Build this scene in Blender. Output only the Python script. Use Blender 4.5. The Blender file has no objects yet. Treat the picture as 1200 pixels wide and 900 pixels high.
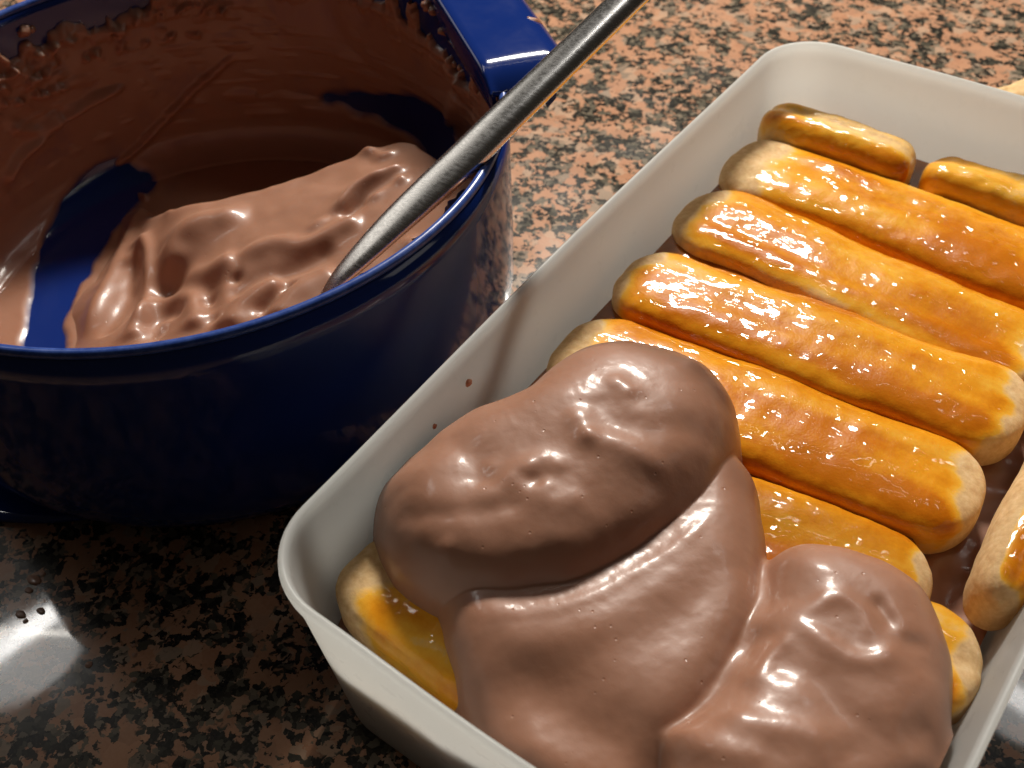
import bpy, bmesh, math
import numpy as np

# ------------------------------------------------------------------ camera, light, exposure
S = 0.01                                       # the script is written in centimetres
CAM_F, CAM_R = 1276.96, (0.749614, 0.038646, 0.621079)
CAM_T = np.array([14.080986, -7.290253, 28.125132])
sc = bpy.context.scene
cd = bpy.data.cameras.new('camera'); cam = bpy.data.objects.new('camera', cd)
sc.collection.objects.link(cam); sc.camera = cam
cam.location = CAM_T * S; cam.rotation_euler = CAM_R
cd.sensor_width = 36; cd.lens = CAM_F / 1200 * 36
cd.clip_start = 0.01; cd.clip_end = 50
cd.dof.use_dof = True; cd.dof.focus_distance = 0.30; cd.dof.aperture_fstop = 20

world = bpy.data.worlds.new('World'); sc.world = world; world.use_nodes = True
world.node_tree.nodes['Background'].inputs[0].default_value = (1.0, .86, .70, 1)
world.node_tree.nodes['Background'].inputs[1].default_value = 0.018

def area(name, loc, target, sx, sy, power, col):
    l = bpy.data.lights.new(name, 'AREA'); l.shape = 'RECTANGLE'; l.size = sx * S; l.size_y = sy * S
    l.energy = power; l.color = col
    o = bpy.data.objects.new(name, l); sc.collection.objects.link(o)
    return o
from mathutils import Vector, Matrix
TUBE_C = Vector((-46, 60, 130)); TUBE_D = Vector((134, 86, 0)).normalized()
def tube_light(c, power):
    o = area('tube_lamp', None, None, 56, .7, power, (1, .93, .82))
    z = (c - Vector((-4, 10, 3))).normalized(); x = TUBE_D; y = z.cross(x).normalized(); z = x.cross(y)
    m = Matrix((x, y, z)).transposed().to_4x4(); m.translation = c * S
    o.matrix_world = m
for k in (-1, 0, 1):
    tube_light(TUBE_C + TUBE_D * (k * 59), .26)
# the lamp that lights the worktop: beyond the bowl, fairly low
KEY = Vector((-38, 89, 85))
ko = area('kitchen_lamp', None, None, 30, 11, 21.5, (1, .94, .85))
ko.location = KEY * S
ko.rotation_euler = (KEY - Vector((2, 11, 3))).to_track_quat('Z', 'Y').to_euler()

# the round lampshade whose glow shows in the polished stone
def face(o, p, t):
    o.location = Vector(p)*S; o.rotation_euler = (Vector(p)-Vector(t)).to_track_quat('Z', 'Y').to_euler()
face(area('shade_lamp', None, None, 18, 11, .26, (1, .97, .93)), (-91, 12, 108), (-8, -3, 0))
face(area('shade_lamp', None, None, 17, 11, .2, (1, .97, .93)), (25, 84, 108), (16, 11, 0))
face(area('side_fill', None, None, 95, 55, 2.0, (1, .95, .88)), (-210, 20, 62), (0, 10, 8))  # added glowing panel at left, brightens what the steel handle reflects
face(area('strip_lamp', None, None, 34, 2.6, .6, (1, .97, .93)), (-93, 11, 106), (-8, -3, 0))
face(area('strip_lamp', None, None, 34, 2.6, .35, (1, .97, .93)), (27, 82, 106), (16, 11, 0))
for l_ in bpy.data.lights:
    if l_.name.startswith('shade_lamp'): l_.shape = 'ELLIPSE'
face(area('right_fill', None, None, 44, 30, .3, (1, .96, .90)), (104, 66, 74), (4, 10, 4))  # added fill from the right, lifts the shaded sides of cream and biscuits
# added dim overhead fill, standing in for light bounced off the ceiling
co_ = area('ceiling_fill', None, None, 420, 420, .5, (1, .94, .86)); co_.location = Vector((-80, 115, 210)) * S

sc.view_settings.view_transform = 'Standard'; sc.view_settings.look = 'None'
sc.view_settings.exposure = -0.12; sc.view_settings.gamma = 1
sc.view_settings.use_curve_mapping = False
sc.render.engine = 'CYCLES'
sc.cycles.use_denoising = True
sc.cycles.max_bounces = 8; sc.cycles.diffuse_bounces = 4; sc.cycles.transmission_bounces = 6
sc.cycles.caustics_reflective = False; sc.cycles.caustics_refractive = False

# ------------------------------------------------------------------ helpers
def _rot(r):
    a, b, c = r
    Rx = np.array([[1,0,0],[0,np.cos(a),-np.sin(a)],[0,np.sin(a),np.cos(a)]])
    Ry = np.array([[np.cos(b),0,np.sin(b)],[0,1,0],[-np.sin(b),0,np.cos(b)]])
    Rz = np.array([[np.cos(c),-np.sin(c),0],[np.sin(c),np.cos(c),0],[0,0,1]])
    return Rz @ Ry @ Rx
CR = _rot(CAM_R)
def at(u, v, z):
    """point of the place, at height z (cm), that the photograph shows at pixel u, v"""
    d = CR @ np.array([(u-600)/CAM_F, -(v-450)/CAM_F, -1.0])
    return CAM_T + d * (z - CAM_T[2]) / d[2]
def pix(P):
    q = (np.asarray(P, float) - CAM_T) @ CR
    return 600 + CAM_F*q[..., 0]/-q[..., 2], 450 - CAM_F*q[..., 1]/-q[..., 2]

def _hash(ix, iy, iz, seed):
    n = (ix*374761393 + iy*668265263 + iz*2147483647*0 + iz*1274126177 + seed*974634721) & 0xffffffff
    n = ((n ^ (n >> 13)) * 1274126177) & 0xffffffff
    return ((n ^ (n >> 16)) & 0xffff) / 65535.0
def noise(x, y, z=0.0, seed=0):
    x, y, z = np.broadcast_arrays(np.asarray(x, float), np.asarray(y, float), np.asarray(z, float))
    ix, iy, iz = [np.floor(a).astype(np.int64) for a in (x, y, z)]
    fx, fy, fz = x-ix, y-iy, z-iz
    u, v, w = [f*f*f*(f*(f*6-15)+10) for f in (fx, fy, fz)]
    r = 0
    for dx in (0, 1):
        for dy in (0, 1):
            for dz in (0, 1):
                r = r + _hash(ix+dx, iy+dy, iz+dz, seed) * (u if dx else 1-u) * (v if dy else 1-v) * (w if dz else 1-w)
    return r*2-1
def fbm(x, y, z=0.0, seed=0, o=4):
    r = 0; a = 1; t = 0
    for k in range(o):
        r = r + a*noise(x*2**k, y*2**k, np.asarray(z)*2**k, seed+k); t += a; a *= .5
    return r/t
def sstep(a, b, x):
    t = np.clip((x-a)/(b-a), 0, 1); return t*t*(3-2*t)
def spline(pts, n=10, closed=False):
    P = np.asarray(pts, float); m = len(P); out = []
    for i in range(m if closed else m-1):
        if closed: a, b, c, d = P[(i-1) % m], P[i], P[(i+1) % m], P[(i+2) % m]
        else: a, b, c, d = P[max(i-1, 0)], P[i], P[i+1], P[min(i+2, m-1)]
        for t in np.arange(n)/n:
            out.append(.5*((2*b)+(c-a)*t+(2*a-5*b+4*c-d)*t*t+(3*b-a-3*c+d)*t**3))
    if not closed: out.append(P[-1])
    return np.array(out)
def dist_line(X, Y, L, closed=False):
    """distance to a polyline and the 0..1 position along it"""
    D = np.full(X.shape, 1e9); T = np.zeros(X.shape)
    n = len(L); m = n if closed else n-1
    for i in range(m):
        a = L[i]; b = L[(i+1) % n]; d = b-a
        t = np.clip(((X-a[0])*d[0]+(Y-a[1])*d[1])/(d[0]**2+d[1]**2+1e-12), 0, 1)
        q = (X-a[0]-t*d[0])**2+(Y-a[1]-t*d[1])**2
        k = q < D; D = np.where(k, q, D); T = np.where(k, (i+t)/m, T)
    return np.sqrt(D), T
def inside(X, Y, L):
    r = np.zeros(X.shape, bool); n = len(L)
    for i in range(n):
        a = L[i]; b = L[(i+1) % n]
        if a[1] == b[1]: continue
        c = ((a[1] > Y) != (b[1] > Y)) & (X < (b[0]-a[0])*(Y-a[1])/(b[1]-a[1])+a[0])
        r ^= c
    return r
def sdf(X, Y, L):
    d, _ = dist_line(X, Y, L, True); return np.where(inside(X, Y, L), d, -d)
def blur(Z, sg):
    k = np.exp(-.5*(np.arange(-int(3*sg), int(3*sg)+1)/sg)**2); k /= k.sum(); h = len(k)//2
    for ax in (0, 1):
        P = np.pad(Z, [(h, h) if a == ax else (0, 0) for a in (0, 1)], mode='edge'); n = Z.shape[ax]
        Z = sum(w*(P[i:i+n] if ax == 0 else P[:, i:i+n]) for i, w in enumerate(k))
    return Z
def px_line(pts, z, closed=False, n=8):
    """a curve given by pixels (u, v) or (u, v, z) -> smooth xy polyline in the place"""
    return spline([at(p[0], p[1], p[2] if len(p) > 2 else z)[:2] for p in pts], n, closed)

def mesh_obj(name, V, F, mat, parent=None, smooth=True, loc=(0, 0, 0)):
    me = bpy.data.meshes.new(name)
    V = np.asarray(V, float)*S
    if isinstance(F, np.ndarray) and F.ndim == 2:
        k = F.shape[1]
        me.vertices.add(len(V)); me.vertices.foreach_set('co', V.ravel())
        me.loops.add(F.size); me.loops.foreach_set('vertex_index', F.ravel().astype(np.int32))
        me.polygons.add(len(F)); me.polygons.foreach_set('loop_start', np.arange(len(F), dtype=np.int32)*k)
        me.update(calc_edges=True); me.validate()
    else:
        me.from_pydata([tuple(v) for v in V], [], [tuple(f) for f in F])
    me.polygons.foreach_set('use_smooth', [smooth]*len(me.polygons))
    if mat: me.materials.append(mat)
    o = bpy.data.objects.new(name, me); sc.collection.objects.link(o)
    o.location = [c*S for c in loc]
    if parent: o.parent = parent
    return o
def empty(name, loc=(0, 0, 0)):
    o = bpy.data.objects.new(name, None); sc.collection.objects.link(o)
    o.location = [c*S for c in loc]; o.empty_display_size = .01; return o
def tag(o, label=None, cat=None, group=None, kind=None):
    if label: o['label'] = label
    if cat: o['category'] = cat
    if group: o['group'] = group
    if kind: o['kind'] = kind
    return o
def grid_faces(nu, nv, cu=False, cv=False):
    """quads of a grid, vertex index = i*nv + j"""
    i = np.arange(nu if cu else nu-1); j = np.arange(nv if cv else nv-1)
    I, J = np.meshgrid(i, j, indexing='ij'); I = I.ravel(); J = J.ravel()
    I2 = (I+1) % nu; J2 = (J+1) % nv
    return np.stack([I*nv+J, I2*nv+J, I2*nv+J2, I*nv+J2], 1)
def lathe(prof, n=128, c=(0, 0)):
    t = np.arange(n)*2*np.pi/n
    P = np.asarray(prof, float)
    V = np.stack([c[0]+P[:, 0][:, None]*np.cos(t), c[1]+P[:, 0][:, None]*np.sin(t), P[:, 1][:, None]+0*t], -1).reshape(-1, 3)
    F = grid_faces(len(P), n, False, True)[:, ::-1]
    return V, F
def tube(C, rad, n=12, flat=None):
    """round-ended sweep along points C with radius list rad"""
    C = np.asarray(C, float); m = len(C); V = []
    for i in range(m):
        d = C[min(i+1, m-1)]-C[max(i-1, 0)]; d /= np.linalg.norm(d)+1e-9
        up = np.array([0, 0, 1.0]) if abs(d[2]) < .95 else np.array([1.0, 0, 0])
        a = np.cross(up, d); a /= np.linalg.norm(a); b = np.cross(d, a)
        t = np.arange(n)*2*np.pi/n
        V.append(C[i]+rad[i]*(np.cos(t)[:, None]*a+np.sin(t)[:, None]*b))
    V = np.concatenate(V); F = [tuple(f) for f in grid_faces(m, n, False, True)]
    F.append(tuple(range(n))[::-1]); F.append(tuple(range((m-1)*n, m*n)))
    return V, F

# ------------------------------------------------------------------ materials
def mat_new(name):
    m = bpy.data.materials.new(name); m.use_nodes = True
    nt = m.node_tree; return m, nt, nt.nodes['Principled BSDF']
def N(nt, t, **kw):
    n = nt.nodes.new(t)
    for k, v in kw.items():
        if k in ('_in',):
            for a, b in v.items(): n.inputs[a].default_value = b
        else: setattr(n, k, v)
    return n
def ramp(nt, src, stops, interp='LINEAR'):
    r = N(nt, 'ShaderNodeValToRGB'); r.color_ramp.interpolation = interp
    while len(r.color_ramp.elements) < len(stops): r.color_ramp.elements.new(.5)
    for e, (p, c) in zip(r.color_ramp.elements, stops):
        e.position = p; e.color = (*c, 1) if not isinstance(c, (int, float)) else (c, c, c, 1)
    nt.links.new(src, r.inputs[0]); return r
def math_n(nt, op, a, b=None, c=None, clamp=False):
    n = N(nt, 'ShaderNodeMath', operation=op); n.use_clamp = clamp
    for i, q in enumerate((a, b, c)):
        if q is None: continue
        if isinstance(q, (int, float)): n.inputs[i].default_value = q
        else: nt.links.new(q, n.inputs[i])
    return n.outputs[0]
def mix_c(nt, fac, a, b):
    n = N(nt, 'ShaderNodeMix', data_type='RGBA')
    if isinstance(fac, (int, float)): n.inputs[0].default_value = fac
    else: nt.links.new(fac, n.inputs[0])
    for i, q in ((6, a), (7, b)):
        if isinstance(q, tuple): n.inputs[i].default_value = (*q, 1)
        else: nt.links.new(q, n.inputs[i])
    return n.outputs[2]
def noise_n(nt, co, scale, detail=3, rough=.5, dist=0):
    n = N(nt, 'ShaderNodeTexNoise'); n.inputs['Scale'].default_value = scale
    n.inputs['Detail'].default_value = detail; n.inputs['Roughness'].default_value = rough
    n.inputs['Distortion'].default_value = dist
    nt.links.new(co, n.inputs['Vector']); return n
def bump(nt, h, strength, dist, chain=None):
    b = N(nt, 'ShaderNodeBump'); b.inputs['Strength'].default_value = strength
    b.inputs['Distance'].default_value = dist*S
    nt.links.new(h, b.inputs['Height'])
    if chain: nt.links.new(chain, b.inputs['Normal'])
    return b.outputs[0]
def coords(nt, kind='Object'):
    return N(nt, 'ShaderNodeTexCoord').outputs[kind]

def granite():
    m, nt, p = mat_new('polished_granite'); co = coords(nt); L = nt.links
    # warp the coordinates so grains are ragged
    w = noise_n(nt, co, 260, 3, .6)
    sub = N(nt, 'ShaderNodeVectorMath', operation='MULTIPLY_ADD')
    L.new(w.outputs['Color'], sub.inputs[0]); sub.inputs[1].default_value = (.0050,)*3; L.new(co, sub.inputs[2])
    vc = sub.outputs[0]
    def voro(scale):
        v = N(nt, 'ShaderNodeTexVoronoi'); v.inputs['Scale'].default_value = scale
        L.new(vc, v.inputs['Vector']); sp = N(nt, 'ShaderNodeSeparateColor'); L.new(v.outputs['Color'], sp.inputs[0]); return v, sp
    v1, s1 = voro(215); v2, s2 = voro(500)
    cl = noise_n(nt, vc, 84, 3, .6)
    d = math_n(nt, 'ADD', math_n(nt, 'MULTIPLY', s1.outputs[0], .25), math_n(nt, 'MULTIPLY', s2.outputs[0], .25))
    d = math_n(nt, 'ADD', d, math_n(nt, 'MULTIPLY', cl.outputs[0], .95))
    pinkness = ramp(nt, d, [(.0, 0.0), (.715, 0.0), (.745, 1.0)])
    pink = ramp(nt, s1.outputs[1], [(0, (.43, .205, .115)), (.35, (.50, .26, .152)), (.7, (.41, .21, .125)), (.82, (.51, .32, .21)), (.93, (.30, .23, .17)), (1, (.17, .13, .095))])
    mott = noise_n(nt, co, 900, 3, .6)
    pinkv = mix_c(nt, math_n(nt, 'MULTIPLY', ramp(nt, mott.outputs[0], [(.35, 0), (.75, 1)]).outputs[0], .25), pink.outputs[0], (.62, .40, .26))
    dark = ramp(nt, s2.outputs[1], [(0, (.014, .013, .012)), (.5, (.03, .026, .02)), (.72, (.075, .068, .05)), (.9, (.17, .14, .10)), (1, (.26, .2, .14))])
    dk = mix_c(nt, ramp(nt, mott.outputs[0], [(.5, 0), (.8, .45)]).outputs[0], dark.outputs[0], (.13, .115, .085))
    col = mix_c(nt, pinkness.outputs[0], dk, pinkv)
    L.new(col, p.inputs['Base Color'])
    sm = noise_n(nt, co, 28, 4, .6)
    L.new(ramp(nt, sm.outputs[0], [(.3, .10), (.7, .34)]).outputs[0], p.inputs['Roughness'])
    wet = noise_n(nt, co, 75, 5, .65, .6)
    L.new(ramp(nt, wet.outputs[0], [(.38, .03), (.52, .045), (.66, .08)]).outputs[0], p.inputs['Coat Roughness'])
    p.inputs['IOR'].default_value = 1.5
    p.inputs['Coat Weight'].default_value = .9; p.inputs['Specular IOR Level'].default_value = .10
    h = noise_n(nt, co, 160, 4, .6)
    L.new(bump(nt, h.outputs[0], .12, .02), p.inputs['Normal'])
    return m

def cream_mat(name, col, film=False):
    m, nt, p = mat_new(name); co = coords(nt); L = nt.links
    n1 = noise_n(nt, co, 90, 3, .5)
    c = mix_c(nt, n1.outputs[0], tuple(c*.93 for c in col), tuple(min(1, c*1.06) for c in col))
    if film:                                     # a thin film of cream lets the blue plastic show through
        t = N(nt, 'ShaderNodeAttribute', attribute_name='thick').outputs['Fac']
        st = noise_n(nt, co, 260, 3, .6)
        tv = math_n(nt, 'ADD', t, math_n(nt, 'MULTIPLY_ADD', st.outputs[0], .05, -.025))
        c = mix_c(nt, ramp(nt, tv, [(.0, 0), (.11, 1)]).outputs[0], (.012, .030, .15), c)
    L.new(c, p.inputs['Base Color'])
    r1 = noise_n(nt, co, 60, 3, .5)
    L.new(ramp(nt, r1.outputs[0], [(.35, .40), (.7, .56)]).outputs[0], p.inputs['Roughness'])
    p.inputs['Specular IOR Level'].default_value = .4
    p.inputs['Subsurface Weight'].default_value = .5
    p.inputs['Subsurface Radius'].default_value = (1, .55, .35); p.inputs['Subsurface Scale'].default_value = .0035
    p.inputs['Coat Weight'].default_value = .34; p.inputs['Coat Roughness'].default_value = .165
    a = noise_n(nt, co, 150, 3, .5); b = noise_n(nt, co, 520, 3, .6); d = noise_n(nt, co, 1100, 2, .5)
    f = bump(nt, a.outputs[0], .05, .10)
    # scattered pin-prick air bubbles
    v = N(nt, 'ShaderNodeTexVoronoi'); v.inputs['Scale'].default_value = 380; L.new(co, v.inputs['Vector'])
    pk = ramp(nt, v.outputs['Distance'], [(.0, 0), (.16, 1)])
    sel = N(nt, 'ShaderNodeSeparateColor'); L.new(v.outputs['Color'], sel.inputs[0])
    hole = math_n(nt, 'MAXIMUM', pk.outputs[0], ramp(nt, sel.outputs[0], [(.10, 0), (.14, 1)]).outputs[0])
    f = bump(nt, hole, .5, .03, f)
    g = bump(nt, b.outputs[0], .20, .022, f)
    L.new(bump(nt, d.outputs[0], .15, .008, g), p.inputs['Normal'])
    L.new(g, p.inputs['Coat Normal'])
    return m

def biscuit_mat(name='glazed_biscuit', dry=0.0, soak=0.0):
    """sponge biscuit: attribute 'glaze' (0 dry .. 1 thick syrup) drives colour and gloss"""
    m, nt, p = mat_new(name); co = coords(nt); L = nt.links
    g = N(nt, 'ShaderNodeAttribute', attribute_name='glaze').outputs['Fac']
    n1 = noise_n(nt, co, 110, 4, .6); n2 = noise_n(nt, co, 420, 4, .65); n3 = noise_n(nt, co, 1300, 2, .5)
    gv = math_n(nt, 'ADD', g, math_n(nt, 'MULTIPLY_ADD', n1.outputs[0], .24, -.12), None)
    gv = math_n(nt, 'ADD', gv, math_n(nt, 'MULTIPLY_ADD', n2.outputs[0], .2, -.10), None, True)
    crust = ramp(nt, n2.outputs[0], [(.3, (.60, .37, .17)), (.55, (.72, .49, .25)), (.8, (.82, .61, .36))])
    glz = ramp(nt, gv, [(.24, (.85, .53, .14)), (.36, (.83, .43, .045)), (.50, (.75, .30, .013)), (.66, (.56, .165, .005)), (1, (.40, .10, .003))])
    gm = ramp(nt, gv, [(.2, 0), (.36, 1)])
    L.new(mix_c(nt, gm.outputs[0], crust.outputs[0], glz.outputs[0]), p.inputs['Base Color'])
    L.new(ramp(nt, gm.outputs[0], [(0, .75), (1, .3)]).outputs[0], p.inputs['Roughness'])
    L.new(math_n(nt, 'MULTIPLY', gm.outputs[0], .6), p.inputs['Coat Weight'])
    p.inputs['Coat Roughness'].default_value = .03; p.inputs['Coat IOR'].default_value = 1.5
    p.inputs['Subsurface Weight'].default_value = .2
    p.inputs['Specular IOR Level'].default_value = .06
    p.inputs['Subsurface Radius'].default_value = (1, .45, .15); p.inputs['Subsurface Scale'].default_value = .002
    f = bump(nt, n2.outputs[0], .15, .05)
    L.new(bump(nt, n3.outputs[0], .3, .02, f), p.inputs['Normal'])
    # the syrup skin has its own, smoother relief of small sugar lumps
    mp = N(nt, 'ShaderNodeMapping'); mp.inputs['Scale'].default_value = (.30, 1, 1); L.new(co, mp.inputs[0])
    big = noise_n(nt, mp.outputs[0], 190, 1, .45); mq = N(nt, 'ShaderNodeMapping'); mq.inputs['Scale'].default_value = (.55, 1, 1); L.new(co, mq.inputs[0])
    med = noise_n(nt, mq.outputs[0], 270, 1, .5); sm = noise_n(nt, co, 800, 2, .5)
    k = bump(nt, big.outputs[0], .42, .10)
    k = bump(nt, ramp(nt, med.outputs[0], [(.54, 0), (.70, 1)]).outputs[0], .6, .05, k)
    L.new(k, p.inputs['Coat Normal'])
    return m

def plastic_mat(name='milky_plastic', c1=(.79, .80, .79), c2=(.91, .92, .90)):
    m, nt, p = mat_new(name); L = nt.links
    p.inputs['Base Color'].default_value = (*c1, 1)
    p.inputs['Roughness'].default_value = .33
    tr = N(nt, 'ShaderNodeBsdfTranslucent'); tr.inputs[0].default_value = (*c2, 1)
    mx = N(nt, 'ShaderNodeMixShader'); mx.inputs[0].default_value = .70
    L.new(p.outputs[0], mx.inputs[1]); L.new(tr.outputs[0], mx.inputs[2])
    L.new(mx.outputs[0], nt.nodes['Material Output'].inputs[0])
    co = coords(nt); n = noise_n(nt, co, 45, 3, .5)
    L.new(bump(nt, n.outputs[0], .1, .05), p.inputs['Normal'])
    L.new(ramp(nt, noise_n(nt, co, 130, 4, .6).outputs[0], [(.3, .24), (.7, .42)]).outputs[0], p.inputs['Roughness'])
    return m

def blue_mat():
    m, nt, p = mat_new('blue_plastic'); L = nt.links; co = coords(nt)
    p.inputs['Base Color'].default_value = (.006, .024, .160, 1)
    p.inputs['Specular IOR Level'].default_value = .55
    n = noise_n(nt, co, 60, 4, .6)
    L.new(ramp(nt, n.outputs[0], [(.35, .07), (.75, .16)]).outputs[0], p.inputs['Roughness'])
    return m
def rim_mat():
    m, nt, p = mat_new('pale_blue_rim'); L = nt.links; co = coords(nt)  # mottled blue, paler than the bowl body
    n = noise_n(nt, co, 300, 4, .7)
    L.new(ramp(nt, n.outputs[0], [(.35, (.016, .05, .25)), (.75, (.07, .13, .42))]).outputs[0], p.inputs['Base Color'])
    p.inputs['Roughness'].default_value = .28
    return m
def steel_mat():
    m, nt, p = mat_new('brushed_steel'); L = nt.links; co = coords(nt)
    p.inputs['Metallic'].default_value = 1; p.inputs['Base Color'].default_value = (.88, .86, .83, 1)
    mp = N(nt, 'ShaderNodeMapping'); mp.inputs['Scale'].default_value = (40, 1600, 1600); L.new(co, mp.inputs[0])
    n = noise_n(nt, mp.outputs[0], 1, 3, .6)
    L.new(ramp(nt, n.outputs[0], [(.3, .20), (.7, .32)]).outputs[0], p.inputs['Roughness'])
    L.new(bump(nt, n.outputs[0], .03, .01), p.inputs['Normal'])
    return m
def syrup_mat():
    m, nt, p = mat_new('brown_syrup'); L = nt.links; co = coords(nt)
    n = noise_n(nt, co, 70, 3, .5)
    L.new(ramp(nt, n.outputs[0], [(.3, (.16, .042, .005)), (.7, (.34, .11, .012))]).outputs[0], p.inputs['Base Color'])
    p.inputs['Roughness'].default_value = .05; p.inputs['Coat Weight'].default_value = .6; p.inputs['Coat Roughness'].default_value = .02
    L.new(bump(nt, noise_n(nt, co, 160, 2, .5).outputs[0], .25, .08), p.inputs['Normal'])
    return m
def plain(name, col, rough=.5):
    m, nt, p = mat_new(name); p.inputs['Base Color'].default_value = (*col, 1); p.inputs['Roughness'].default_value = rough
    return m

M_GRAN = granite()
M_CREAM = cream_mat('chocolate_mousse', (.350, .170, .105))
M_FILM = cream_mat('chocolate_film', (.350, .170, .105), True)
M_BISC = biscuit_mat()
M_PLA = plastic_mat(); M_BLUE = blue_mat(); M_RIM = rim_mat(); M_STEEL = steel_mat(); M_SYR = syrup_mat()

# ------------------------------------------------------------------ countertop
V = [(-140, -60, 0), (120, -60, 0), (120, 140, 0), (-140, 140, 0), (-140, -60, -3), (120, -60, -3), (120, 140, -3), (-140, 140, -3)]
ct = mesh_obj('countertop', V, [(0, 1, 2, 3), (7, 6, 5, 4), (0, 4, 5, 1), (1, 5, 6, 2), (2, 6, 7, 3), (3, 7, 4, 0)], M_GRAN, smooth=False)
tag(ct, 'polished pink and black speckled granite worktop under everything', kind='structure')

# ------------------------------------------------------------------ bowl, its lid underneath
BC = np.array([-12.530, 10.163]); BR = 10.756; BH = 9.215
lid_c = (-16.2, 7.3)
lid = mesh_obj('round_lid', *lathe([(0.01, .02), (8.6, .02), (8.9, .06), (9.0, .18), (8.92, .30), (8.7, .34), (8.3, .30), (8.1, .24), (0.01, .24)][::1], 128, (0, 0)), M_BLUE, loc=(*lid_c, 0))
tag(lid, 'flat glossy blue plastic lid lying on the granite beneath the mixing bowl', 'lid')

bowl = tag(empty('mixing_bowl', (BC[0], BC[1], .35)), 'deep round blue plastic mixing bowl smeared inside with chocolate cream', 'mixing bowl')
out = [(0.01, .0), (8.7, .0), (9.0, .04), (9.7, .30), (10.15, .75), (10.42, 1.3), (10.55, 2.1), (10.60, 4), (10.64, 7.6), (10.66, 8.6)]
inn = [(10.31, 8.6), (10.30, 8.35), (10.28, 7.6), (10.22, 4), (10.17, 2.1), (10.02, 1.45), (9.7, .95), (9.2, .62), (8.5, .45), (0.01, .40)]
mesh_obj('bowl_body', *lathe(out+inn, 192), M_BLUE, bowl)
t = np.linspace(0, 2*np.pi, 20, endpoint=False)
rimp = [(10.49+.15*np.cos(a), 8.70+.15*np.sin(a)) for a in t]
V, F = lathe(rimp+rimp[:1], 192)
mesh_obj('rim', V, F, M_RIM, bowl)
# pouring flange: a flat sheet along a chord of the rim, rolled down at its outer edge, with a rounded corner
OB = np.array([BC[0], BC[1], .35])
FP = at(574, 96, 9.7); FQ = at(500, -22, 9.7)
FA = (FQ-FP)/np.linalg.norm(FQ-FP); FN = np.array([FA[1], -FA[0], 0])
if FN @ (FP-np.array([BC[0], BC[1], FP[2]])) < 0: FN = -FN
def flange():
    nu, nv = 80, 34; Lg = 8.0; reach = 3.05; top = []
    for i in range(nu):
        u = Lg*(i/(nu-1)); e = min(u, Lg-u)
        m = reach*(1-.55*(1-min(e/1.5, 1))**2.0) if e < 1.5 else reach
        for j in range(nv):
            s_ = -.55+(m+.55)*j/(nv-1)
            if s_ < 0: o_, z = 0.0+.04*math.sin(s_*9), s_*2.1
            else:
                k = max(0, s_-2.3); o_ = s_-.16*k*k; z = -.015*s_*s_-.45*k**1.7
                z += .06*min(1, s_/.2)
            # round the free end downwards a little
            z -= .62*max(0, 1-e/1.25)**2*min(1, max(0, s_+.55)/.8)
            top.append(FP-OB+FA*u+FN*o_+np.array([0, 0, z]))
    top = np.array(top).reshape(nu, nv, 3)
    d1 = np.gradient(top, axis=0); d2 = np.gradient(top, axis=1); nn = np.cross(d1, d2); nn /= np.linalg.norm(nn, axis=2)[..., None]+1e-9
    if nn[nu//2, nv*2//3, 2] < 0: nn = -nn
    bot = (top-nn*.2).reshape(-1, 3); top = top.reshape(-1, 3)
    V = np.concatenate([top, bot]); F = [tuple(f) for f in grid_faces(nu, nv)]
    F = F + [tuple((np.array(f)+nu*nv)[::-1]) for f in F]
    n = nu*nv
    bd = [i*nv for i in range(nu)]+[(nu-1)*nv+j for j in range(1, nv)]+[i*nv+nv-1 for i in range(nu-2, -1, -1)]+[j for j in range(nv-2, 0, -1)]
    for k in range(len(bd)):
        a, b = bd[k], bd[(k+1) % len(bd)]; F.append((b, a, a+n, b+n))
    return V, [f[::-1] for f in F]
fl = mesh_obj('pouring_flange', *flange(), M_BLUE, bowl)
# little stiffening rib below the flange corner
def rib():
    V = []
    for d in (.12, .34):
        V += [FP-OB+FA*d+FN*o_+np.array([0, 0, z]) for o_, z in [(1.3, -.25), (2.3, -.5), (2.25, -1.2), (1.95, -1.5), (1.8, -1.0), (1.5, -.7)]]
    n = len(V)//2; F = [tuple(range(n))[::-1], tuple(range(n, 2*n))]+[(i, (i+1) % n, n+(i+1) % n, n+i) for i in range(n)]
    return V, F
mesh_obj('rib', *rib(), M_BLUE, bowl, smooth=False)

# ------------------------------------------------------------------ chocolate cream in the bowl: mound + smear on wall and floor
def rbf_surface(ctrl, X, Y, scale):
    P = np.array([at(u, v, z) for u, v, z in ctrl]); n = len(P)
    k = lambda r: np.sqrt(r*r+scale*scale)
    A = np.zeros((n+1, n+1)); A[:n, :n] = k(np.hypot(P[:, None, 0]-P[None, :, 0], P[:, None, 1]-P[None, :, 1])); A[:n, n] = 1; A[n, :n] = 1
    w = np.linalg.solve(A, np.append(P[:, 2], 0))
    Z = np.full(X.shape, w[n])
    for i in range(n): Z = Z+w[i]*k(np.hypot(X-P[i, 0], Y-P[i, 1]))
    return Z
def stroke(X, Y, Z, pts, z, amp, wid, asym=0.0, taper=.15):
    L = px_line(pts, z)
    d, t = dist_line(X, Y, L)
    tp = sstep(0, taper, t)*sstep(0, taper, 1-t)
    return Z+amp*np.exp(-(d/wid)**2)*tp
def pit(X, Y, Z, u, v, z, amp, wid):
    P = at(u, v, z); return Z+amp*np.exp(-((X-P[0])**2+(Y-P[1])**2)/wid**2)

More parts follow.
